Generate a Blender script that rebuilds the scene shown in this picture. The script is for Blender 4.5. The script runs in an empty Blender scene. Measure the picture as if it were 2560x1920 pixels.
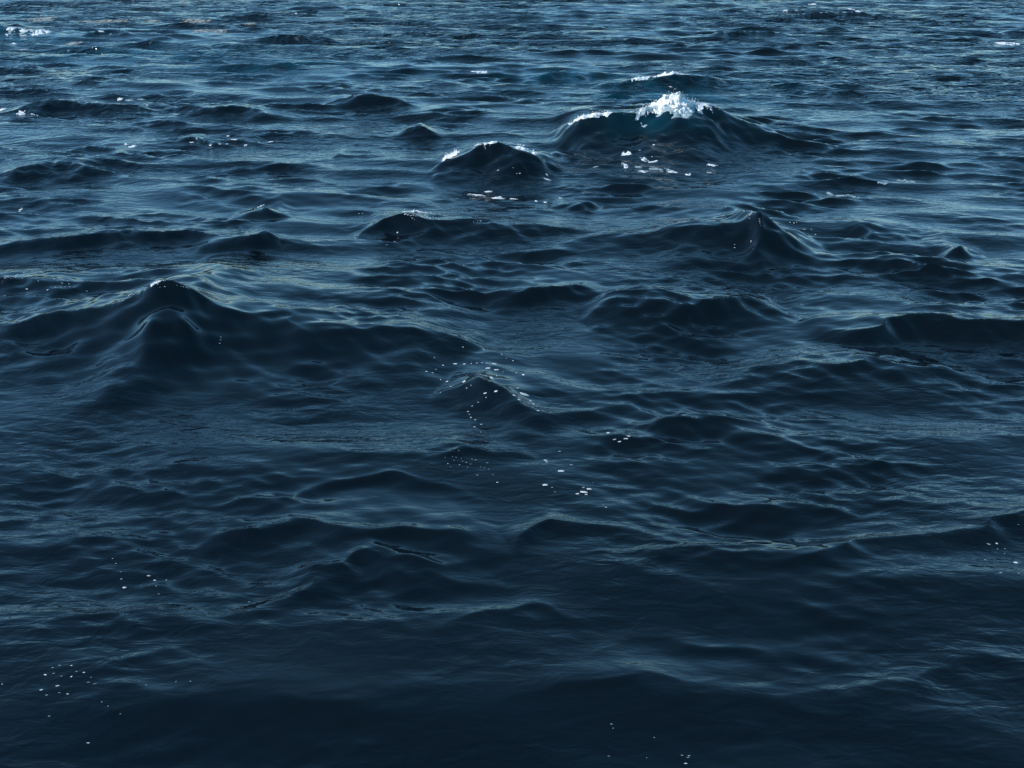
import bpy, math, random
import numpy as np
from mathutils import Vector, noise

# ------------------------------------------------------------------ camera, sky, sun, exposure
SC = bpy.context.scene
COL = SC.collection
CAM_H = 5.0
PITCH = math.radians(22.8)          # below the horizontal
FOC = 1.45                          # focal length in picture heights
cam_d = bpy.data.cameras.new("camera")
cam_d.sensor_width = 36.0
cam_d.lens = 18.0 / (0.5 / FOC * 4.0 / 3.0)
cam_d.clip_start = 0.05
cam_d.clip_end = 6000.0
cam = bpy.data.objects.new("camera", cam_d)
cam.location = (0, 0, CAM_H)
cam.rotation_euler = (math.pi / 2 - PITCH, 0, 0)
COL.objects.link(cam)
SC.camera = cam

SUN_EL = math.radians(32)
SUN_AZ = math.radians(-100)          # measured from straight ahead (+Y), negative = to the left
world = bpy.data.worlds.new("World")
SC.world = world
world.use_nodes = True
wn = world.node_tree
wn.nodes.clear()
sky = wn.nodes.new("ShaderNodeTexSky")
sky.sky_type = 'NISHITA'
sky.sun_disc = False
sky.sun_elevation = SUN_EL
sky.sun_rotation = SUN_AZ
sky.air_density = 1.0
sky.dust_density = 0.0
sky.ozone_density = 2.6
bg = wn.nodes.new("ShaderNodeBackground")
bg.inputs["Strength"].default_value = 0.13
wo = wn.nodes.new("ShaderNodeOutputWorld")
tint = wn.nodes.new("ShaderNodeMix"); tint.data_type = 'RGBA'; tint.blend_type = 'MULTIPLY'
tint.inputs[0].default_value = 1.0
tint.inputs[7].default_value = (0.50, 0.64, 0.72, 1)      # even colour grade over the whole sky
wn.links.new(sky.outputs[0], tint.inputs[6])
sky_lift = wn.nodes.new("ShaderNodeMix"); sky_lift.data_type = 'RGBA'; sky_lift.blend_type = 'ADD'
sky_lift.inputs[0].default_value = 1.0
sky_lift.inputs[7].default_value = (0.20, 0.88, 1.36, 1)  # even blue added to the sky to brighten the water's reflections
wn.links.new(tint.outputs[2], sky_lift.inputs[6])
wn.links.new(sky_lift.outputs[2], bg.inputs[0])
wn.links.new(bg.outputs[0], wo.inputs[0])

sun_d = bpy.data.lights.new("sun", 'SUN')
sun_d.energy = 3.0
sun_d.angle = math.radians(0.53)
sun_d.color = (1.0, 0.95, 0.88)
sun = bpy.data.objects.new("sun", sun_d)
sdir = Vector((math.sin(SUN_AZ) * math.cos(SUN_EL), math.cos(SUN_AZ) * math.cos(SUN_EL), math.sin(SUN_EL)))
sun.rotation_euler = (-sdir).to_track_quat('-Z', 'Y').to_euler()
sun.location = sdir * 60
COL.objects.link(sun)

SC.view_settings.view_transform = 'Standard'
SC.view_settings.look = 'None'
SC.view_settings.exposure = 0.72
SC.view_settings.gamma = 1.0
SC.view_settings.use_curve_mapping = False

# ------------------------------------------------------------------ pixel -> direction (pixels of a 2212 x 1659 view of the photo)
PW, PH = 2212.0, 1659.0
FWD = np.array([0, math.cos(PITCH), -math.sin(PITCH)])
UPV = np.array([0, math.sin(PITCH), math.cos(PITCH)])
EYE = np.array([0, 0, CAM_H])

def ray(px, py):
    d = FWD + np.array([1.0, 0, 0]) * ((px - PW / 2) / PH / FOC) + UPV * ((PH / 2 - py) / PH / FOC)
    return d / np.linalg.norm(d)

def on_level(px, py, z):
    d = ray(px, py)
    return EYE + d * ((z - CAM_H) / d[2])

# ------------------------------------------------------------------ materials
def nodes_of(name):
    m = bpy.data.materials.new(name)
    m.use_nodes = True
    nt = m.node_tree
    nt.nodes.clear()
    return m, nt, nt.nodes, nt.links

def make_water():
    m, nt, N, L = nodes_of("sea_water")
    out = N.new("ShaderNodeOutputMaterial")
    p = N.new("ShaderNodeBsdfPrincipled")
    p.inputs["IOR"].default_value = 1.333
    p.inputs["Roughness"].default_value = 0.07
    p.inputs["Specular Tint"].default_value = (0.8, 1.0, 1.0, 1)
    tc = N.new("ShaderNodeTexCoord")
    # colour of the water body; bubbles near breaking crests turn it teal
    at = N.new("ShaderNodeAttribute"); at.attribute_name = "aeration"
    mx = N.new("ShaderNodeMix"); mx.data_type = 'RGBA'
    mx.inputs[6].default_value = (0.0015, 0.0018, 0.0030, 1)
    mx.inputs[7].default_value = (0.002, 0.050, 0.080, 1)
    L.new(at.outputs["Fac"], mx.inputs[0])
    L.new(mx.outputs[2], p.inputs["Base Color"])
    # fine wind ripples
    mp = N.new("ShaderNodeMapping"); mp.inputs["Scale"].default_value = (1.0, 2.1, 1.0)
    mp.inputs["Rotation"].default_value = (0, 0, 0.12)
    L.new(tc.outputs["Object"], mp.inputs[0])
    n1 = N.new("ShaderNodeTexNoise"); n1.inputs["Scale"].default_value = 3.2
    n1.inputs["Detail"].default_value = 3.4; n1.inputs["Roughness"].default_value = 0.5
    n1.inputs["Distortion"].default_value = 0.4
    L.new(mp.outputs[0], n1.inputs["Vector"])
    n2 = N.new("ShaderNodeTexNoise"); n2.inputs["Scale"].default_value = 0.35
    n2.inputs["Detail"].default_value = 2
    L.new(tc.outputs["Object"], n2.inputs["Vector"])
    rm = N.new("ShaderNodeMapRange")
    rm.inputs[1].default_value = 0.36; rm.inputs[2].default_value = 0.64
    rm.inputs[3].default_value = 0.06; rm.inputs[4].default_value = 0.42
    L.new(n2.outputs["Fac"], rm.inputs[0])
    b = N.new("ShaderNodeBump"); b.inputs["Distance"].default_value = 0.07
    L.new(rm.outputs[0], b.inputs["Strength"])
    L.new(n1.outputs["Fac"], b.inputs["Height"])
    ac = N.new("ShaderNodeAttribute"); ac.attribute_name = "chop"
    mp3 = N.new("ShaderNodeMapping"); mp3.inputs["Scale"].default_value = (1.0, 2.2, 1.0)
    L.new(tc.outputs["Object"], mp3.inputs[0])
    n3 = N.new("ShaderNodeTexNoise"); n3.inputs["Scale"].default_value = 1.1
    n3.inputs["Detail"].default_value = 3; n3.inputs["Roughness"].default_value = 0.62
    n3.inputs["Distortion"].default_value = 0.5
    L.new(mp3.outputs[0], n3.inputs["Vector"])
    b3 = N.new("ShaderNodeBump"); b3.inputs["Distance"].default_value = 0.9
    L.new(ac.outputs["Fac"], b3.inputs["Strength"])
    L.new(n3.outputs["Fac"], b3.inputs["Height"])
    L.new(b.outputs[0], b3.inputs["Normal"])
    L.new(b3.outputs[0], p.inputs["Normal"])
    L.new(p.outputs[0], out.inputs[0])
    return m

def make_foam(name, col=(0.80, 0.80, 0.79), alpha=False):
    m, nt, N, L = nodes_of(name)
    out = N.new("ShaderNodeOutputMaterial")
    p = N.new("ShaderNodeBsdfPrincipled")
    p.inputs["Roughness"].default_value = 0.75
    tc = N.new("ShaderNodeTexCoord")
    n = N.new("ShaderNodeTexNoise"); n.inputs["Scale"].default_value = 14; n.inputs["Detail"].default_value = 5
    L.new(tc.outputs["Object"], n.inputs["Vector"])
    cr = N.new("ShaderNodeValToRGB")
    cr.color_ramp.elements[0].position = 0.3
    cr.color_ramp.elements[0].color = (col[0] * .62, col[1] * .72, col[2] * .76, 1)
    cr.color_ramp.elements[1].position = 0.58
    cr.color_ramp.elements[1].color = (*col, 1)
    L.new(n.outputs["Fac"], cr.inputs[0])
    L.new(cr.outputs[0], p.inputs["Base Color"])
    v = N.new("ShaderNodeTexVoronoi"); v.inputs["Scale"].default_value = 60
    L.new(tc.outputs["Object"], v.inputs["Vector"])
    b = N.new("ShaderNodeBump"); b.inputs["Strength"].default_value = 0.5; b.inputs["Distance"].default_value = 0.02
    L.new(v.outputs[0], b.inputs["Height"])
    L.new(b.outputs[0], p.inputs["Normal"])
    if alpha:
        n4 = N.new("ShaderNodeTexNoise"); n4.inputs["Scale"].default_value = 5; n4.inputs["Detail"].default_value = 5
        L.new(tc.outputs["Object"], n4.inputs["Vector"])
        mr = N.new("ShaderNodeMapRange"); mr.inputs[1].default_value = .38; mr.inputs[2].default_value = .68
        mr.inputs[3].default_value = .12; mr.inputs[4].default_value = .8
        L.new(n4.outputs["Fac"], mr.inputs[0])
        L.new(mr.outputs[0], p.inputs["Alpha"])
    L.new(p.outputs[0], out.inputs[0])
    return m

M_WATER = make_water()
M_FOAM = make_foam("white_foam", (0.80, 0.79, 0.78))
M_SHEEN = make_foam("sheen_film", (0.50, 0.49, 0.45), True)  # semi-transparent cream colour standing in for bright sky reflections
M_WET = make_foam("wet_foam", (0.30, 0.38, 0.40))

# ------------------------------------------------------------------ the sea surface
# crest lines of the waves one can point at: (pixel x, pixel y, height in metres); a label makes the wave a part of its own
WAVES = [
 dict(c=[(1205,300,.05),(1228,275,.55),(1258,250,.72),(1310,239,.80),(1360,244,.85),(1405,229,1.0),(1462,207,1.2),(1500,222,1.05),(1550,232,.80),(1620,262,.52),(1700,302,.28),(1800,345,.05)],
      wf=1.05, hs=.95, k=.34, label="tall dark wave with the broad white breaking crest"),
 dict(c=[(1270,188,.05),(1330,178,.35),(1400,166,.55),(1460,158,.62),(1530,165,.45),(1590,183,.05)],
      wf=.9, label="low teal wave just behind the tall breaking wave"),
 dict(c=[(930,375,.05),(950,352,.42),(985,341,.52),(1030,315,.72),(1065,305,.80),(1110,316,.74),(1150,333,.58),(1190,357,.34),(1220,378,.05)],
      wf=.85, hs=.82, k=.34, label="dark rounded wave with small white tufts on both shoulders"),
 dict(c=[(1150,345,.05),(1195,320,.42),(1240,325,.36),(1310,345,.05)], wf=.8),
 dict(c=[(1380,505,.05),(1450,492,.28),(1540,482,.40),(1590,470,.58),(1626,447,.92),(1655,463,.74),(1700,490,.48),(1750,525,.24),(1800,555,.04)],
      wf=1.0, hs=.8, k=.34, sharp=1.15, label="dark wave with a sharp pointed peak right of centre"),
 dict(c=[(1520,452,.04),(1560,440,.26),(1610,436,.32),(1660,444,.2),(1700,455,.04)], wf=.6),
 dict(c=[(760,530,.04),(800,485,.36),(835,462,.54),(865,457,.58),(940,470,.50),(1020,476,.46),(1100,482,.42),(1190,486,.34),(1320,492,.22),(1400,505,.04)],
      wf=.95, label="long dark ridge of water left of the pointed peak"),
 dict(c=[(-160,560,.04),(-60,540,.2),(130,511,.38),(250,498,.46),(380,498,.40),(470,506,.24),(520,520,.04)],
      wf=.95, label="long low dark wave along the left edge"),
 dict(c=[(360,565,.04),(450,522,.36),(545,499,.56),(572,510,.40),(610,540,.04)],
      wf=.95, label="small dark wave with a drip of glints above the left peak"),
 dict(c=[(470,485,.04),(530,455,.24),(578,437,.38),(605,450,.22),(640,465,.04)], wf=.6),
 dict(c=[(-140,712,.04),(-20,696,.34),(80,682,.40),(170,668,.44),(215,657,.48),(265,645,.62),(302,624,.85),(350,603,1.08),(398,620,.88),(450,652,.64),(520,674,.50),(640,690,.42),(800,702,.40),(915,704,.38),(1000,735,.16),(1060,770,.03)],
      wf=1.2, hs=.9, k=.16, sharp=1.12, label="large dark triangular wave with a glittering left flank"),
 dict(c=[(-200,620,.3),(-80,605,.55),(0,600,.62),(60,597,.58),(120,603,.5),(200,622,.34),(290,650,.04)],
      wf=1.0, label="dark hump speckled with bright flecks at the left edge"),
 dict(c=[(1250,715,.04),(1300,675,.40),(1335,648,.60),(1400,632,.70),(1500,632,.68),(1600,641,.56),(1680,660,.36),(1760,700,.04)],
      wf=1.1, hs=.5, label="broad flat-topped dark wave right of the centre"),
 dict(c=[(1060,660,.04),(1130,621,.36),(1250,620,.34),(1330,645,.04)], wf=.8),
 dict(c=[(1720,745,.04),(1790,705,.36),(1860,690,.48),(1960,682,.52),(2080,687,.54),(2212,692,.54),(2400,700,.3),(2500,720,.04)],
      wf=.9, label="long dark wave running off the right edge"),
 dict(c=[(1540,840,.04),(1640,795,.36),(1750,770,.56),(1850,752,.60),(1960,765,.52),(2080,800,.36),(2180,840,.04)],
      wf=1.0, label="broad dark swell below the long right wave"),
 dict(c=[(900,870,.04),(960,845,.28),(1010,826,.55),(1055,817,.86),(1110,838,.78),(1165,866,.60),(1230,872,.40),(1330,865,.24),(1450,850,.05)],
      wf=.95, label="dark steep wave ringed with foam flecks at the centre"),
 dict(c=[(1290,985,.04),(1350,940,.36),(1410,914,.52),(1500,900,.54),(1600,915,.48),(1720,960,.28),(1830,1000,.04)],
      wf=1.0, label="dark rippled swell right of the fleck-ringed wave"),
 dict(c=[(930,1020,.03),(965,992,.22),(1010,968,.34),(1060,962,.30),(1130,985,.04)], wf=.8),
 dict(c=[(560,1085,.03),(680,1055,.28),(850,1046,.32),(960,1060,.22),(1060,1085,.03)], wf=.8),
 dict(c=[(380,1185,.03),(500,1145,.32),(620,1125,.42),(800,1140,.44),(950,1145,.34),(1080,1190,.04)],
      wf=.9, label="dark low swell across the lower middle left"),
 dict(c=[(1060,1185,.03),(1130,1140,.32),(1205,1105,.46),(1280,1128,.36),(1400,1175,.18),(1520,1220,.03)],
      wf=.8, label="rippled crest in the lower centre"),
 dict(c=[(420,1345,.03),(560,1275,.30),(690,1215,.48),(790,1190,.56),(930,1215,.46),(1060,1250,.26),(1160,1290,.03)],
      wf=1.1, label="dark broad swell low in the left foreground"),
 dict(c=[(1480,1250,.03),(1600,1205,.26),(1760,1185,.34),(1950,1165,.36),(2150,1130,.36),(2350,1120,.2)], wf=.9),
 dict(c=[(1180,1440,.03),(1350,1395,.24),(1520,1372,.32),(1720,1385,.3),(1900,1400,.2),(2100,1380,.26),(2400,1390,.1)], wf=.9),
 dict(c=[(1560,1560,.03),(1700,1500,.24),(1900,1440,.34),(2100,1430,.36),(2300,1450,.2)], wf=1.0),
 dict(c=[(780,1420,.03),(900,1385,.2),(1020,1350,.26),(1180,1330,.26),(1290,1345,.04)], wf=.7),
 dict(c=[(1000,1560,.03),(1150,1500,.2),(1300,1475,.26),(1450,1490,.2),(1560,1530,.03)], wf=.8),
 # upper, farther waves
 dict(c=[(1120,175,.04),(1180,156,.42),(1240,150,.46),(1310,164,.04)], wf=.8),
 dict(c=[(850,295,.04),(880,276,.36),(905,267,.48),(935,280,.32),(965,297,.04)], wf=.8),
 dict(c=[(680,225,.04),(740,210,.36),(800,203,.56),(850,214,.4),(910,245,.04)], wf=.9),
 dict(c=[(350,245,.04),(430,230,.4),(500,222,.52),(560,237,.36),(640,262,.04)], wf=.9),
 dict(c=[(-60,250,.2),(40,232,.4),(115,211,.58),(170,220,.42),(290,225,.42),(380,250,.04)], wf=.9,
      label="dark wave at the left edge under the top left whitecap"),
 dict(c=[(-80,385,.2),(0,368,.36),(100,350,.46),(165,350,.36),(240,368,.04)], wf=.8),
 dict(c=[(1190,450,.04),(1225,440,.26),(1265,434,.34),(1310,452,.04)], wf=.7),
 dict(c=[(-120,45,.9),(0,52,.75),(45,62,.55),(140,86,.04)], wf=1.0,
      label="teal wave cut by the top left corner"),
 dict(c=[(170,85,.05),(215,62,.5),(250,66,.4),(290,84,.05)], wf=.8),
 dict(c=[(2030,545,.04),(2075,520,.36),(2110,532,.2),(2150,552,.04)], wf=.8),
 dict(c=[(1835,500,.04),(1875,484,.26),(1930,488,.22),(2000,505,.04)], wf=.8),
 dict(c=[(510,90,.04),(590,76,.4),(660,78,.44),(740,95,.04)], wf=.9),
 dict(c=[(700,340,.04),(740,325,.22),(800,333,.2),(850,348,.04)], wf=.7),
 dict(c=[(1480,85,.04),(1560,70,.4),(1640,66,.36),(1720,80,.04)], wf=.8),
 dict(c=[(1650,45,.04),(1700,30,.5),(1760,26,.5),(1850,22,.55),(1930,45,.04)], wf=.8),
 dict(c=[(1830,590,.04),(1950,560,.3),(2040,585,.26),(2130,610,.2),(2260,590,.26)], wf=.8),
 dict(c=[(330,305,.04),(400,290,.22),(470,300,.26),(560,318,.04)], wf=.8),
 dict(c=[(150,330,.04),(200,312,.2),(260,322,.22),(330,335,.04)], wf=.7),
]
for w in WAVES:
    top = min(y for x, y, h in w['c'])
    near = min(max((top - 560) / 340, 0), 1)           # 0 for the farther waves, 1 in the foreground
    w['c'] = [(x, y, h * w.get('hs', .60) * (1 - .66 * near) * (.5 if top > 1300 else 1)) for x, y, h in w['c']]
    G0 = np.array([on_level(x, y, h) for x, y, h in w['c']])
    yp = G0[np.argmax([c[2] for c in w['c']]), 1]
    P = []
    for (x, y, h), g in zip(w['c'], G0):
        yy = yp + w.get('k', .55 + .30 * near) * (g[1] - yp)      # crests run nearly square to the view; their outline is mostly height
        d = ray(x, y)
        pt = EYE + d * (yy / d[1])
        P.append((pt[0], yy, max(pt[2], 0.0)))
    hm = max(p[2] for p in P)
    e = 1.9 * hm + .5                                # let both ends run out gently
    P = [(P[0][0] - e, P[0][1], 0.0), (P[0][0] - .45 * e, P[0][1], .45 * P[0][2] + .05 * hm)] + P \
        + [(P[-1][0] + .45 * e, P[-1][1], .45 * P[-1][2] + .05 * hm), (P[-1][0] + e, P[-1][1], 0.0)]
    P = np.array(P)
    # resample along the crest and round its corners a little
    seg = np.r_[0, np.cumsum(np.hypot(*np.diff(P[:, :2], axis=0).T))]
    s = np.linspace(0, seg[-1], 240)
    Q = np.stack([np.interp(s, seg, P[:, k]) for k in range(3)], 1)
    k = 5 if 'sharp' in w else 9
    ker = np.hanning(2 * k + 1); ker /= ker.sum()
    for j in range(3):
        Q[:, j] = np.convolve(np.pad(Q[:, j], k, mode='edge'), ker, mode='valid')
    o = np.argsort(Q[:, 0])
    w['Q'] = Q[o]
    w['near'] = near
    w['hmax'] = Q[:, 2].max()

rng = np.random.default_rng(11)
f32 = np.float32
# polar sheet round the photographer's foot point, dense where the picture looks
R = np.exp(np.arange(math.log(3.6), math.log(150), 0.0032))
R = np.r_[np.linspace(0.4, 3.5, 14), R, np.exp(np.linspace(math.log(150.5), math.log(4500), 90))]
A = np.radians(np.r_[np.linspace(-180, -62, 22)[:-1], np.linspace(-62, -30.5, 60)[:-1], np.linspace(-30.5, 30.5, 820), np.linspace(30.5, 62, 60)[1:], np.linspace(62, 180, 22)[1:]])
nR, nA = len(R), len(A)
dR = np.gradient(R)
dA = np.gradient(A)
X0 = (R[:, None] * np.sin(A)[None]).astype(f32)
Y0 = (R[:, None] * np.cos(A)[None]).astype(f32)
CELL = np.maximum(dR[:, None], 0.5 * R[:, None] * dA[None]).astype(f32)

def wob(x, y, lam, seed, n=7):
    r = np.random.default_rng(seed)
    z = np.zeros_like(x)
    for _ in range(n):
        a = r.uniform(0, 2 * math.pi); k = 2 * math.pi / (lam * r.uniform(.6, 1.6))
        z += np.sin(x * f32(k * math.cos(a)) + y * f32(k * math.sin(a)) + f32(r.uniform(0, 6.3)))
    return z / f32(math.sqrt(n / 2))

XW = X0 + f32(.05) * wob(X0, Y0, 1.6, 3) + f32(.03) * wob(X0, Y0, .5, 4)
YW = Y0 + f32(.10) * wob(X0, Y0, 1.7, 5) + f32(.03) * wob(X0, Y0, .45, 6)
acc = np.zeros_like(X0)
trough = np.zeros_like(X0)
cover = np.zeros_like(X0)
owner = np.full(X0.shape, -1, np.int16)
best = np.full(X0.shape, .34, f32)
for i, w in enumerate(WAVES):
    Q = w['Q']; hm = w['hmax']
    rr = np.hypot(Q[:, 0], Q[:, 1])
    r0, r1 = np.searchsorted(R, [rr.min() - 4.5, rr.max() + 5.5])
    x, y = XW[r0:r1], YW[r0:r1]
    h = np.interp(x, Q[:, 0], Q[:, 2], left=0, right=0).astype(f32)
    yc = np.interp(x, Q[:, 0], Q[:, 1]).astype(f32)
    d = yc - y
    wf = w['wf'] * (.80 + .25 * w['near']) * (0.95 * h + .45 * hm) + .10
    wb = 1.5 * h + 1.6 * hm + .2
    t = np.where(d > 0, d / wf, -d / wb)
    p = np.exp(-np.power(t, np.where(d > 0, f32(w.get('sharp', 1.14 + .4 * w['near'])), f32(1.08))))
    # a low broad band of water carries a narrower tip
    hl = np.minimum(h, .52 * hm)
    tn = np.where(d > 0, d / (.48 * wf + .04), -d / (.60 * wb))
    z = hl * p + (h - hl) * np.exp(-np.power(tn, f32(1.15)))
    acc[r0:r1] += z ** 4
    trough[r0:r1] += h * .14 * np.exp(-((d - 2.1 * wf) / (wf + .2)) ** 2)
    cover[r0:r1] = np.maximum(cover[r0:r1], .85 * (np.minimum(h / .4, 1) * np.where(d > 0, np.sqrt(p), p ** 1.5)))
    if w.get('label'):
        q = (p * np.minimum(h / (.35 * hm), 1)).astype(f32)
        hit = q > best[r0:r1]
        best[r0:r1][hit] = q[hit]
        owner[r0:r1][hit] = i
Z = acc ** f32(.25) - np.minimum(trough, .25)

# wind sea: many trains of waves, steepened at their crests
DX = np.zeros_like(X0); DY = np.zeros_like(X0); DZ = np.zeros_like(X0)
gust = np.clip(.48 + .55 * wob(X0, Y0, 5.0, 21) + .40 * wob(X0, Y0, 2.0, 22) + .25 * wob(X0, Y0, 13.0, 23), .06, 1.6)
lams = np.exp(np.linspace(math.log(.13), math.log(14.0), 230))
far = (.62 + .38 * np.clip((R - 6) / 10, 0, 1) + .65 * np.clip((R - 18) / 30, 0, 1))[:, None].astype(f32)
for lam in lams:
    lam *= rng.uniform(.96, 1.04)
    spread = .27 + .12 * min(1, .4 / lam)
    th = -math.pi / 2 - .10 + rng.normal() * spread
    k = 2 * math.pi / lam
    # slope of each train
    sl = .034 if lam < 1.0 else .030 * (1.0 / lam) ** .95
    if lam > 5: sl *= (5 / lam) ** .8
    a = sl / k
    rmax = 4600
    rows = np.nonzero(dR * 2.2 < lam)[0]
    r1 = rows.max() + 1
    sl_ = slice(0, r1)
    ph = X0[sl_] * f32(k * math.cos(th)) + Y0[sl_] * f32(k * math.sin(th)) + f32(rng.uniform(0, 6.2832))
    lod = np.clip((lam / CELL[sl_] - 2.2) / 2.5, 0, 1)
    g = lod * f32(a)
    if lam < 1.0:
        g = g * gust[sl_] * (1 - .50 * cover[sl_])
    else:
        g = g * (1 - .80 * cover[sl_])
    g = g * far[sl_]
    ch = f32(.65 if lam < 1 else .8)
    c_, s_ = np.cos(ph), np.sin(ph)
    DZ[sl_] += g * c_
    DX[sl_] -= g * s_ * f32(ch * math.cos(th))
    DY[sl_] -= g * s_ * f32(ch * math.sin(th))
VX, VY, VZ = X0 + DX, Y0 + DY, Z + DZ
fade = np.clip((R - 300) / 1500, 0, 1)[:, None].astype(f32)
VZ = VZ * (1 - fade)
CO = np.stack([VX, VY, VZ], -1).reshape(-1, 3)

# bubbles under the breaking crests
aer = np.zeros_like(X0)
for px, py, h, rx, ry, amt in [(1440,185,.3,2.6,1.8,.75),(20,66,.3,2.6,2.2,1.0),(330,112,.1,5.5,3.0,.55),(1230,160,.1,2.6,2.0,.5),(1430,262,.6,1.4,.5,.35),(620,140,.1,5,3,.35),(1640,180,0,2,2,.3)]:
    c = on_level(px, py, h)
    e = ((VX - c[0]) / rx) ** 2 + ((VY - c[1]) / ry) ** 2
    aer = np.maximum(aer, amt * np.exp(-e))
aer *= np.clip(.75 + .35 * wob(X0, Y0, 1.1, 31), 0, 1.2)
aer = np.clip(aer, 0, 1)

# how much of the short chop is finer than the sheet there: the material's relief carries it
chop = np.clip((CELL - .06) / .22, 0, 1) * np.clip(.72 + .38 * wob(X0, Y0, 16, 41) + .25 * wob(X0, Y0, 6, 42), .15, 1.4)

# faces
idx = np.arange(nR * nA).reshape(nR, nA)
q = np.stack([idx[:-1, :-1], idx[:-1, 1:], idx[1:, 1:], idx[1:, :-1]], -1).reshape(-1, 4)
fo = owner[:-1, :-1].reshape(-1)
# smooth normals of the whole sheet, shared by its parts
G = CO.reshape(nR, nA, 3)
du = np.gradient(G, axis=1); dv = np.gradient(G, axis=0)
NO = np.cross(du, dv).reshape(-1, 3)
NO /= np.linalg.norm(NO, axis=1)[:, None] + 1e-12
if NO[:, 2].mean() < 0: NO = -NO

def mesh_from(name, faces):
    used, inv = np.unique(faces, return_inverse=True)
    inv = inv.reshape(-1).astype(np.int32)
    me = bpy.data.meshes.new(name)
    me.vertices.add(len(used)); me.vertices.foreach_set("co", CO[used].astype(f32).ravel())
    me.loops.add(len(inv)); me.loops.foreach_set("vertex_index", inv)
    nf = len(faces)
    me.polygons.add(nf)
    me.polygons.foreach_set("loop_start", np.arange(0, 4 * nf, 4, dtype=np.int32))
    me.update(calc_edges=True)
    me.polygons.foreach_set("use_smooth", np.ones(nf, bool))
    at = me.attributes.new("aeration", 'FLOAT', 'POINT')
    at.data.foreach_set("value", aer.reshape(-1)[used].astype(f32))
    at = me.attributes.new("chop", 'FLOAT', 'POINT')
    at.data.foreach_set("value", chop.reshape(-1)[used].astype(f32))
    cn = me.attributes.new("custom_normal", 'FLOAT_VECTOR', 'POINT')
    cn.data.foreach_set("vector", NO[used].astype(f32).ravel())
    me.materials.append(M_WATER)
    me.update()
    return me

water = bpy.data.objects.new("water", mesh_from("water", q[fo < 0]))
water["kind"] = "structure"
COL.objects.link(water)
for i, w in enumerate(WAVES):
    if w.get('label') and (fo == i).any():
        o = bpy.data.objects.new("wave", mesh_from("wave", q[fo == i]))
        o.parent = water
        o["label"] = w['label']
        COL.objects.link(o)

# ------------------------------------------------------------------ foam: where the sheet is, found by looking at it
probe = bpy.data.objects.new("probe", mesh_from("probe", q))
COL.objects.link(probe)
bpy.context.view_layer.update()

def hit(px, py):
    ok, loc, nor, _ = probe.ray_cast(Vector(EYE), Vector(ray(px, py)))
    return (loc, nor) if ok else (None, None)

def drop(x, y):
    ok, loc, nor, _ = probe.ray_cast(Vector((x, y, 9.0)), Vector((0, 0, -1)))
    return (loc.z, nor) if ok else (0.0, Vector((0, 0, 1)))

def fbm(x, y, z, o=4):
    v, a = 0.0, 1.0
    for _ in range(o):
        v += a * noise.noise((x, y, z)); x *= 2.1; y *= 2.1; z += 7.3; a *= .55
    return v

def mesh_obj(name, vs, fs, mat, parent=None, smooth=True):
    me = bpy.data.meshes.new(name)
    me.from_pydata(vs, [], fs)
    if smooth:
        me.polygons.foreach_set("use_smooth", [True] * len(me.polygons))
    me.materials.append(mat)
    o = bpy.data.objects.new(name, me)
    COL.objects.link(o)
    if parent: o.parent = parent
    return o

def anchor(name, loc, label, cat, group=None):
    o = bpy.data.objects.new(name, None)
    o.empty_display_size = .1
    o.location = loc
    o["label"] = label; o["category"] = cat
    if group: o["group"] = group
    COL.objects.link(o)
    return o

def sheet(fn, nu, nv, origin):
    """a lumpy skin of foam: fn(u, v) -> (x, y, thickness); it dips under the water where the thickness is negative"""
    vs, keep = [], []
    for j in range(nv + 1):
        for i in range(nu + 1):
            x, y, t = fn(i / nu, j / nv)
            z, n = drop(x, y)
            tt = max(t, -.03)
            p = Vector((x, y, z)) + n * tt
            vs.append((p.x - origin[0], p.y - origin[1], p.z - origin[2]))
            keep.append(t > -.012)
    fs = []
    for j in range(nv):
        for i in range(nu):
            a = j * (nu + 1) + i
            f = (a, a + 1, a + nu + 2, a + nu + 1)
            if any(keep[k] for k in f): fs.append(f)
    return vs, fs

RNG = random.Random(5)

def blob_mesh(seed):
    r = random.Random(seed)
    bm_v, n, m = [], 9, 4
    ax = [r.uniform(.65, 1.3) for _ in range(n)]
    for j, (rad, zz) in enumerate([(1.0, -.25), (.95, .05), (.6, .28)]):
        for i in range(n):
            a = 2 * math.pi * i / n
            bm_v.append((math.cos(a) * rad * ax[i], math.sin(a) * rad * ax[i] * .7, zz + r.uniform(-.06, .06)))
    bm_v.append((0, 0, .36))
    fs = []
    for j in range(2):
        for i in range(n):
            k = (i + 1) % n
            fs.append((j * n + i, j * n + k, (j + 1) * n + k, (j + 1) * n + i))
    for i in range(n):
        fs.append((2 * n + i, 2 * n + (i + 1) % n, 3 * n))
    me = bpy.data.meshes.new("foam_fleck")
    me.from_pydata(bm_v, [], fs)
    me.polygons.foreach_set("use_smooth", [True] * len(fs))
    return me

BLOBS = []
for k in range(7):
    me = blob_mesh(k); me.materials.append(M_FOAM); BLOBS.append(me)
WBLOBS = []
for me in BLOBS[:5]:
    c = me.copy(); c.materials.clear(); c.materials.append(M_WET); WBLOBS.append(c)

def metre_per_px(loc):
    return (Vector(loc) - Vector(EYE)).dot(Vector(FWD)) / (PH * FOC)

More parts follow.
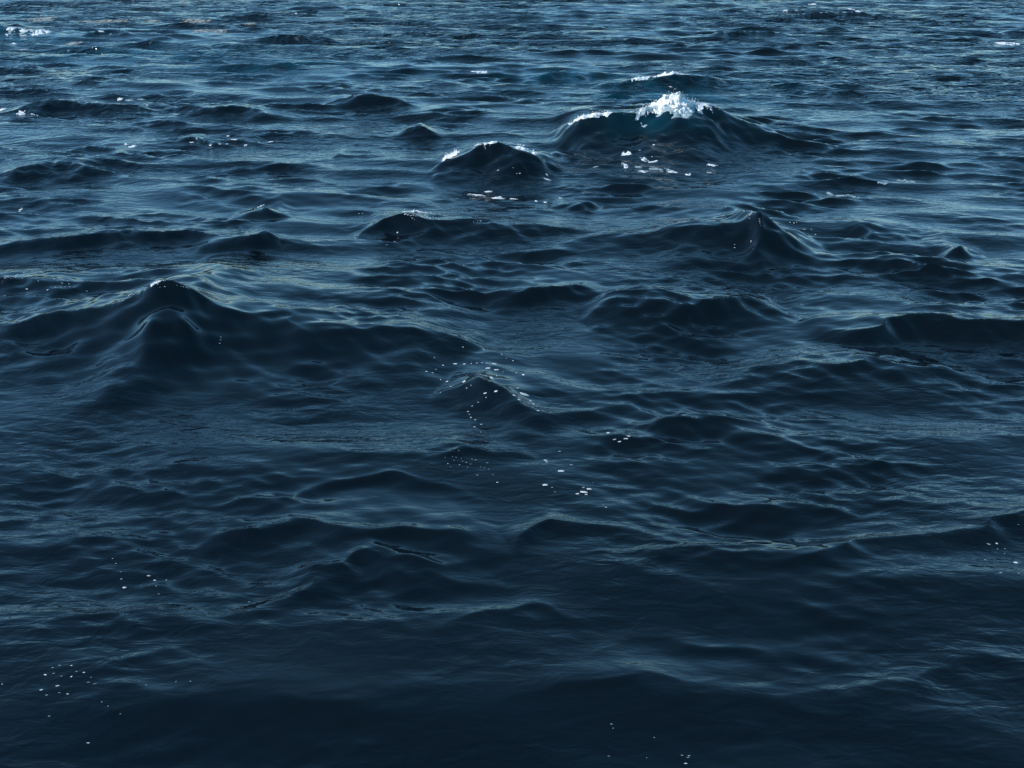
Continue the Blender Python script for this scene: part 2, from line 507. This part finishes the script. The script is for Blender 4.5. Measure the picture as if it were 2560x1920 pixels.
def fleck(parent, px, py, size, wet=False):
    loc, n = hit(px, py)
    if loc is None: return
    m = metre_per_px(loc)
    o = bpy.data.objects.new("foam_fleck", RNG.choice(WBLOBS if wet else BLOBS))
    w = max(size * m * .42, .008)
    dep = max(-Vector(ray(px, py)).dot(n), .3)
    o.scale = (w * RNG.uniform(.6, 1.45), w * RNG.uniform(.30, .50) / dep, w * .45)
    qn = n.to_track_quat('Z', 'Y')
    o.rotation_mode = 'QUATERNION'
    # lie on the surface, long side across the view
    xa = Vector((1, RNG.uniform(-.3, .3), 0)); xa = (xa - n * xa.dot(n)).normalized()
    ya = n.cross(xa)
    from mathutils import Matrix
    o.rotation_quaternion = Matrix((xa, ya, n)).transposed().to_quaternion()
    o.location = loc - parent.location
    o.parent = parent
    COL.objects.link(o)

def piece(parent, px, py, wpx, hpx, mat=None, thr=.0, thick=.014, name="foam_piece"):
    loc, n = hit(px, py)
    if loc is None: return
    m = metre_per_px(loc)
    dep = max(-Vector(ray(px, py)).dot(n), .16)
    w = wpx * m * .62
    h = max(hpx * m * .62 / dep, .03)
    sd = RNG.uniform(0, 90)
    fr = 2.3 / max(min(w, h * 1.2), .10)
    skew = RNG.uniform(-.25, .25)
    def fn(u, v):
        a, b = u * 2 - 1, v * 2 - 1
        x = loc.x + a * w; y = loc.y + b * h + skew * a * h
        env = 1 - (a * a + b * b)
        t = thick * (env * 1.0 - .50 - thr + .9 * fbm((x - loc.x) * fr * .7 + sd, (y - loc.y) * fr + sd, sd)
                     - 1.1 * max(0, fbm((x - loc.x) * fr * 2.2 + sd, (y - loc.y) * fr * 3.2, sd + 9, 3)))
        if t > 0: t = thick * (t / thick) ** .6 * (.75 + .4 * fbm(x * 20, y * 20, sd, 2))
        return x, y, t
    nu = int(min(max(wpx * .55, 16), 76)); nv = int(min(max(nu * .45, 10), 30))
    vs, fs = sheet(fn, nu, nv, parent.location)
    if fs: mesh_obj(name, vs, fs, mat or M_FOAM, parent)

# crops of the photo the positions were read from: (x0, y0, enlargement) in photo pixels
K = PW / 2560.0
def cv(c, X, Y):
    return (c[0] + X / c[2]) * K, (c[1] + Y / c[2]) * K
def sz(c, s):
    return s / c[2] * K

cA = (900, 840, 2.765); cB = (0, 1380, 3.19); cC = (0, 640, 3.456); cD = (1700, 440, 3.456); cE = (640, 480, 3.456)
cF = (1280, 1240, 1.728); cG = (0, 0, 1.728); cH = (1300, 160, 3.456); cI = (1060, 320, 5.027); cJ = (0, 0, 3.456)
cK = (1920, 0, 3.456); cL = (1280, 0, 1.728)

CLUSTERS = [
 ("foam_cluster", "bright foam flecks strewn round the steep dark wave at the centre", "foam flecks", cA, [
  (515,148,16),(712,76,14),(855,94,14),(980,126,18),(1012,153,12),(1058,170,16),(660,192,36),(575,202,30),(722,193,20),(770,190,14),(808,186,14),(843,184,10),(877,187,12),(930,193,44),(885,222,34),(943,233,36),(988,248,12),(1080,255,14),(1130,268,34),(460,245,20),(502,254,14),(527,230,10),(558,301,18),(602,314,28),(720,313,40),(628,348,14),(767,341,12),(737,359,14),(910,288,52),(945,274,20),(1090,359,20),(940,382,44),(865,395,26),(1068,410,34),(1135,403,70),(1100,438,24),(1180,448,24),(1200,470,34),(1232,515,20),(817,458,16),(775,484,14),(746,522,18),(756,540,10),(767,563,20),(796,579,14),(792,627,18),(838,610,14),(836,663,10),(555,390,10),(871,425,10)], []),
 ("foam_cluster", "dim bubbles on the ripple below the steep centre wave", "foam flecks", cA, [
  (590,840,12,1),(607,882,12),(627,902,9,1),(640,835,10,1),(665,838,12,1),(683,792,10),(688,889,12),(735,873,12),(710,866,9,1),(765,885,14,1),(775,850,12,1),(800,855,12,1),(835,905,14,1),(860,910,12,1),(880,875,9,1),(812,961,18,1),(920,957,10,1),(950,1011,22),(650,860,9,1),(700,845,9,1),(890,920,10,1),(745,905,9,1)], []),
 ("foam_cluster", "small bright tuft of foam in the trough below the centre", "foam flecks", cA, [
  (1505,1090,36),(1565,1095,36),(1545,1046,18),(1583,1057,36),(1545,1078,50),(1280,1028,52),(1328,1046,14),(1347,1077,12,1)], []),
 ("foam_cluster", "loose foam flecks between the centre wave and the rippled swell", "foam flecks", cA, [
  (1390,933,38),(1460,890,24,1),(1283,858,26),(1380,797,24,1),(1610,1015,14,1),(1700,1183,12),(1683,1167,16,1),(1290,870,16)], []),
 ("foam_cluster", "four short foam strokes at the left foot of the rippled swell", "foam flecks", cA, [
  (1795,730,30),(1760,715,26),(1838,710,30),(1858,692,28),(1715,668,28)], []),
 ("foam_cluster", "two short rows of white flecks in the dark left foreground", "foam flecks", cB, [
  (898,51,18,1),(925,90,14),(962,157,16,1),(968,215,22),(993,283,40),(1187,189,28),(1235,225,30),(1327,222,20),(1247,271,14,1),(1265,335,12,1)], []),
 ("foam_cluster", "scatter of white flecks in the lower left corner", "foam flecks", cB, [
  (475,903,16,1),(570,905,24),(420,921,18,1),(362,978,36),(570,993,28),(670,960,16),(725,999,14,1),(458,1067,36),(330,1098,36),(474,1122,14,1),(540,1131,26),(610,952,14,1),(490,990,8,1),(756,1050,12,1),(705,1038,12,1),(372,1140,14,1),(428,967,10,1),(812,1195,20,1),(862,1229,18,1),(960,1290,14,1),(392,1308,18,1),(18,1054,16)], []),
 ("foam_cluster", "few lone flecks along the bottom left edge", "foam flecks", cB, [
  (703,1522,28),(1518,1030,22,1),(1404,1034,16,1),(1166,1058,14,1),(1987,397,18,1)], []),
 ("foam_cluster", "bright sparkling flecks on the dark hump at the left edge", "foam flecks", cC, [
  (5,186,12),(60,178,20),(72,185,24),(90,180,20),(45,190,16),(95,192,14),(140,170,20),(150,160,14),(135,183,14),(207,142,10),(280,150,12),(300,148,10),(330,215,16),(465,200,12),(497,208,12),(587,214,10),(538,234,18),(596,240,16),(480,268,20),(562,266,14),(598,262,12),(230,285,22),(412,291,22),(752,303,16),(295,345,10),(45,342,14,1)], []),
 ("foam_cluster", "string of sun glints set as foam beads along the large triangular wave", "foam flecks", cC, [  # white beads put in for the sun glitter on the crest
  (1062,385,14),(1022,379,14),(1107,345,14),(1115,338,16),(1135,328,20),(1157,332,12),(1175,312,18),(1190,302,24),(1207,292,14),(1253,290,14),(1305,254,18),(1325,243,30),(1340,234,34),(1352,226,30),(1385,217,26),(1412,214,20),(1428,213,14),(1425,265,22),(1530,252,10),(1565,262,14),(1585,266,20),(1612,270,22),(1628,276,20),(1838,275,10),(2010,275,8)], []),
 ("foam_cluster", "three tiny beads on the face of the large triangular wave", "foam flecks", cC, [
  (1908,700,12),(1907,725,12),(1900,755,14)], []),
 ("foam_cluster", "sun glints set as foam flecks dripping from the sharp pointed peak", "foam flecks", cD, [  # flecks placed for the sparkle of sun on the steep crest
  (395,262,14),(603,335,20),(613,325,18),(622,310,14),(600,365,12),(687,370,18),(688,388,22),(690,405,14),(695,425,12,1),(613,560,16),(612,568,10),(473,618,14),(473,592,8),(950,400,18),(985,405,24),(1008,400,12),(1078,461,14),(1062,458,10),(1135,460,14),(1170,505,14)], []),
 ("foam_cluster", "line of white foam along the long dark ridge left of centre", "foam flecks", cE,
  [(1290 + 24 * k, 190 + 2.6 * k + (k * 7 % 5) * 2, 26 - k) for k in range(13)] + [(1220,350,30),(1200,428,24,1),(1130,455,18,1),(890,186,14),(920,184,12),(1110,184,16),(1135,186,10),(1880,255,10),(1915,250,12),(1940,250,14),(1220,168,26,1),(1350,225,16),(1370,238,12)], []),
 ("foam_cluster", "short bright streak of foam on the small crest above the left ridge", "foam flecks", cE, [
  (45,120,36),(20,130,26),(65,112,20),(-10,145,16),(-30,160,12)], []),
 ("foam_cluster", "pale blue flecks by the right edge of the lower water", "foam flecks", cF, [
  (2060,208,18,1),(2095,205,20),(2098,228,14,1),(2130,228,12,1),(2128,248,10,1),(2045,275,14,1),(2175,287,22),(2112,330,16,1),(2190,333,12,1),(2188,123,8,1)], []),
 ("foam_cluster", "small teal bubbles at the bottom edge right of the middle", "foam flecks", cF, [
  (735,1120,16,1),(765,1122,20,1),(750,1155,20),(760,1130,12,1),(430,985,10,1),(437,1003,8,1),(615,1043,8,1),(418,1123,8,1),(582,1130,8,1)], []),
 ("foam_cluster", "broken row of pale flecks on flat water in the upper left", "foam flecks", cG, [
  (985,587,18),(1013,603,28),(950,622,20),(910,627,18),(980,622,20),(830,615,24),(1060,627,16),(1120,615,20),(1170,612,20)], []),
 ("foam_cluster", "little white tuft by the far left edge above the low wave", "foam flecks", cG, [
  (90,905,16),(85,912,12),(95,900,10)], []),
 ("foam_patch", "bright ragged raft of foam in front of the tall breaking wave", "foam patch", cH, [
  (1155,697,40),(1035,745,30,1),(1140,800,20)], [
  (1190,915,250,46,0),(1070,930,110,22,0),(1320,932,90,18,0),(918,778,100,40,0),(1075,822,70,34,0),(1150,845,80,18,0),(1020,890,70,22,0),(905,875,60,46,.1),(655,890,50,20,.1)]),
 ("foam_patch", "thin foam scraps right of the raft before the breaking wave", "foam patch", cH, [
  (1300,197,40)], [(1660,873,120,20,0),(1450,955,60,18,0),(1640,940,50,10,0)]),
 ("foam_patch", "long cream foam streak in the trough below the small tufted wave", "foam patch", cI, [
  (1205,570,46),(1165,572,24),(1120,500,24,1),(930,530,40,1)], [
  (650,840,220,20,0),(930,880,190,40,0),(1120,890,130,14,0),(810,800,110,18,0),(1520,935,60,14,0),(1410,920,50,18,0),(1720,880,60,14,0),(1550,645,90,16,0),(1555,595,80,22,.1)]),
 ("foam_patch", "faint pair of foam scuffs left of the dark far right water", "foam patch", cL, [], [
  (1370,838,50,16,0),(1420,846,110,16,.05),(1480,850,50,12,.05),(1600,790,60,20,.05),(1650,780,110,18,.1),(1720,785,70,16,.1)]),
 ("foam_patch", "short foam dashes far off above the left dark waves", "foam patch", cG, [], [
  (2070,310,90,10,0),(1990,357,40,10,.05),(570,633,34,10,0),(545,622,26,8,0),(850,598,8,8,0)]),
 ("foam_patch", "white fringe on the dark wave near the left edge", "foam patch", cJ, [], [
  (1035,858,50,30,0),(1110,865,110,14,0),(1270,910,34,18,0),(1220,858,80,10,.05)]),
 ("foam_patch", "two white foam scraps right at the left edge", "foam patch", cJ, [], [
  (180,980,90,28,-.1),(30,940,80,16,0),(300,992,70,8,.1)]),
 ("foam_patch", "small white dash on the back of the far left hump", "foam patch", cJ, [], [
  (870,268,70,12,-.1),(955,295,20,8,0),(200,428,90,10,0),(120,377,60,18,0)]),
 ("foam_patch", "lone white foam scrap near the upper right edge", "foam patch", cK, [], [
  (2050,372,180,36,-.1),(2100,385,80,20,0)]),
 ("foam_patch", "white caps at the very top right of centre", "foam patch", cK, [], [
  (390,37,64,12,-.1),(150,90,64,18,0),(245,85,36,16,0),(1140,287,40,8,0)]),
 ("foam_patch", "lacy white crest far off beside the top white caps", "foam patch", cK, [], [
  (715,80,80,16,-.1),(770,98,110,18,.05)]),
]
for name, label, cat, c, fl, pc in CLUSTERS:
    faint = label.startswith('faint')
    first = cv(c, *(pc[0][:2] if pc else fl[0][:2]))
    loc, _ = hit(*first)
    an = anchor(name, loc, label, cat, "flecks of foam adrift" if name == "foam_cluster" else "foam patches adrift")
    for f in fl:
        fleck(an, *cv(c, f[0], f[1]), sz(c, f[2]), len(f) > 3)
    for p in pc:
        piece(an, *cv(c, p[0], p[1]), sz(c, p[2]), sz(c, p[3]), thr=p[4] + (.22 if faint else .05), mat=M_WET if faint or RNG.random() < .35 else None)

# pale films painted as cream sky reflections on the water, top left
SHEENS = [("pale film painted as sky reflection above the left corner whitecap", [(380,160,190,70)]),
         ("broad cream film painted as sky reflection behind the far left hump", [(900,182,380,50)]),
         ("small cream film painted as sky reflection right of the far left hump", [(1290,187,150,40)]),
         ("scattered pale films painted as sky reflection far off left of centre", [(1690,185,220,30),(1800,272,260,40),(2170,205,90,14),(640,372,150,10)])]
for label, ps in SHEENS:
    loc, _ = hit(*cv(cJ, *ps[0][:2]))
    an = anchor("sheen_film", loc, label, "foam film", "painted sheen films")
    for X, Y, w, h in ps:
        piece(an, *cv(cJ, X, Y), sz(cJ, w), sz(cJ, h), mat=M_SHEEN, thr=-.35, thick=.06, name="sheen_piece")

# ------------------------------------------------------------------ whitecaps on the crests
def crest_y(x, y0, reach=.9):
    best_, by = -9, y0
    for k in range(37):
        y = y0 - reach + 2 * reach * k / 36
        z, _ = drop(x, y)
        a = (z - CAM_H) / y          # highest against the view
        if a > best_: best_, by = a, y
    return by

def whitecap(label, wave, pxa, pxb, back, front, thick, thr=0.0, shape=None, spray=0, seed=0, nu=150, nv=34, mat=None, apron=0):
    Qw = WAVES[wave]['Q']
    ym = Qw[np.argmax(Qw[:, 2]), 1]
    def wx(px):
        d = ray(px, WAVES[wave]['c'][len(WAVES[wave]['c']) // 2][1])
        return d[0] / d[1] * ym
    xa, xb = wx(pxa), wx(pxb)
    xs = np.linspace(xa, xb, 60)
    ys = np.array([crest_y(x, float(np.interp(x, Qw[:, 0], Qw[:, 1]))) for x in xs])
    ker = np.hanning(9); ker /= ker.sum()
    ys = np.convolve(np.pad(ys, 4, mode='edge'), ker, mode='valid')
    xm = (xa + xb) / 2; yb = float(np.interp(xm, xs, ys))
    org = Vector((xm, yb, drop(xm, yb)[0]))
    an = anchor("whitecap", org, label, "whitecap", "whitecaps on wave crests")
    L = xb - xa
    def env_u(u):
        if shape: return float(np.interp(u, [s[0] for s in shape], [s[1] for s in shape]))
        return min(1, 5 * u, 5 * (1 - u))
    def fn(u, v):
        e = env_u(u)
        x = xa + L * u
        yc = float(np.interp(x, xs, ys))
        y = yc + back - (back + front) * v
        d = yc - y
        across = 1 - (d / (front * (.35 + .65 * e)) if d > 0 else -d / back) ** 2
        n1 = fbm(x * 4.6 + seed, y * 4.6, seed, 5); n2 = fbm(x * 9, y * 16 + seed, seed + 4, 4)
        t = thick * e * (across * .75 - .16 - thr + .70 * n1 + .25 * n2) + thick * .6 * (e - 1) * .5
        if t > 0: t *= 1 + .5 * max(n2, 0)
        return x, y, t
    vs, fs = sheet(fn, nu, nv, org)
    mesh_obj("foam_crest", vs, fs, mat or M_FOAM, an)
    if apron:
        f0 = front
        front = f0 * apron; thr += .18; thick *= .4; seed += 40
        vs, fs = sheet(fn, nu, nv, org)
        mesh_obj("foam_apron", vs, fs, M_WET, an)
        front = f0; thick /= .4; seed -= 40
    if spray:
        r = random.Random(seed)
        sv, sf = [], []
        for _ in range(spray):
            u = r.betavariate(2, 2); e = env_u(u)
            x = xa + L * u
            y = float(np.interp(x, xs, ys)) + r.gauss(-.02, .07)
            z, _n = drop(x, y)
            z += thick * e * (.5 + abs(r.gauss(0, .55)))
            s = r.uniform(.004, .013) * (1.5 if r.random() < .15 else 1)
            b = len(sv)
            up = Vector((r.gauss(0, .8), r.gauss(0, .5), 1)).normalized() * s * r.uniform(.8, 1.6)
            cx, cy, cz = x - org.x, y - org.y, z - org.z
            sv += [(cx + up.x, cy + up.y, cz + up.z), (cx - up.x, cy - up.y, cz - up.z), (cx + s, cy, cz), (cx, cy + s, cz), (cx - s, cy, cz), (cx, cy - s, cz)]
            for a, c2 in ((2, 3), (3, 4), (4, 5), (5, 2)):
                sf += [(b, b + a, b + c2), (b + 1, b + c2, b + a)]
        o = mesh_obj("spray", sv, sf, M_FOAM, an)
        o["kind"] = "stuff"
    return an

whitecap("broad white breaking foam crest on the tall dark wave", 0, 1340, 1562, .13, .42, .10, 0.0,
         [(0, .10), (.12, .32), (.3, .68), (.42, .85), (.55, 1.15), (.62, 1.05), (.72, .75), (.8, .42), (.92, .3), (1, .05)], spray=300, seed=6, nu=240, nv=54, apron=1.5)
whitecap("thin white lip on the left shoulder of the tall breaking wave", 0, 1222, 1335, .06, .14, .05, .12, None, spray=50, seed=8, nu=120, nv=20)
whitecap("white foam line on the low teal wave behind the breaker", 1, 1362, 1482, .10, .26, .07, .06,
         [(0, .7), (.25, .9), (.36, .35), (.5, .5), (.65, 1), (.9, .9), (1, .2)], spray=60, seed=12, nu=130, nv=24)
whitecap("small white tuft on the left shoulder of the rounded wave", 2, 946, 994, .08, .24, .07, 0, None, spray=60, seed=17, nu=70, nv=26)
whitecap("broken white beads on the right shoulder of the rounded wave", 2, 1108, 1168, .05, .22, .05, .22, None, spray=40, seed=21, nu=90, nv=26)
whitecap("hair-thin white edge along the top of the rounded wave", 2, 1018, 1085, .03, .06, .025, .15, None, spray=16, seed=25, nu=90, nv=12)
whitecap("tumbling white foam on the teal wave in the top left corner", 35, 26, 140, .35, 1.3, .10, .22, [(0, .25), (.12, .6), (.25, .3), (.42, .55), (.6, .45), (.72, .95), (.85, .6), (1, .05)], spray=90, seed=29, nu=160, nv=44, apron=1.2)

whitecap("hair-thin sun glitter shaped as a foam edge on the left flank of the large triangular wave", 10, 262, 352, .03, .05, .022, .10, None, spray=30, seed=33, nu=110, nv=12)  # thin white strip stands in for sunlit sparkle
whitecap("thin broken white line on the long ridge left of the pointed peak", 6, 852, 930, .03, .07, .022, .14, None, spray=24, seed=37, nu=110, nv=12)

bpy.data.objects.remove(probe)
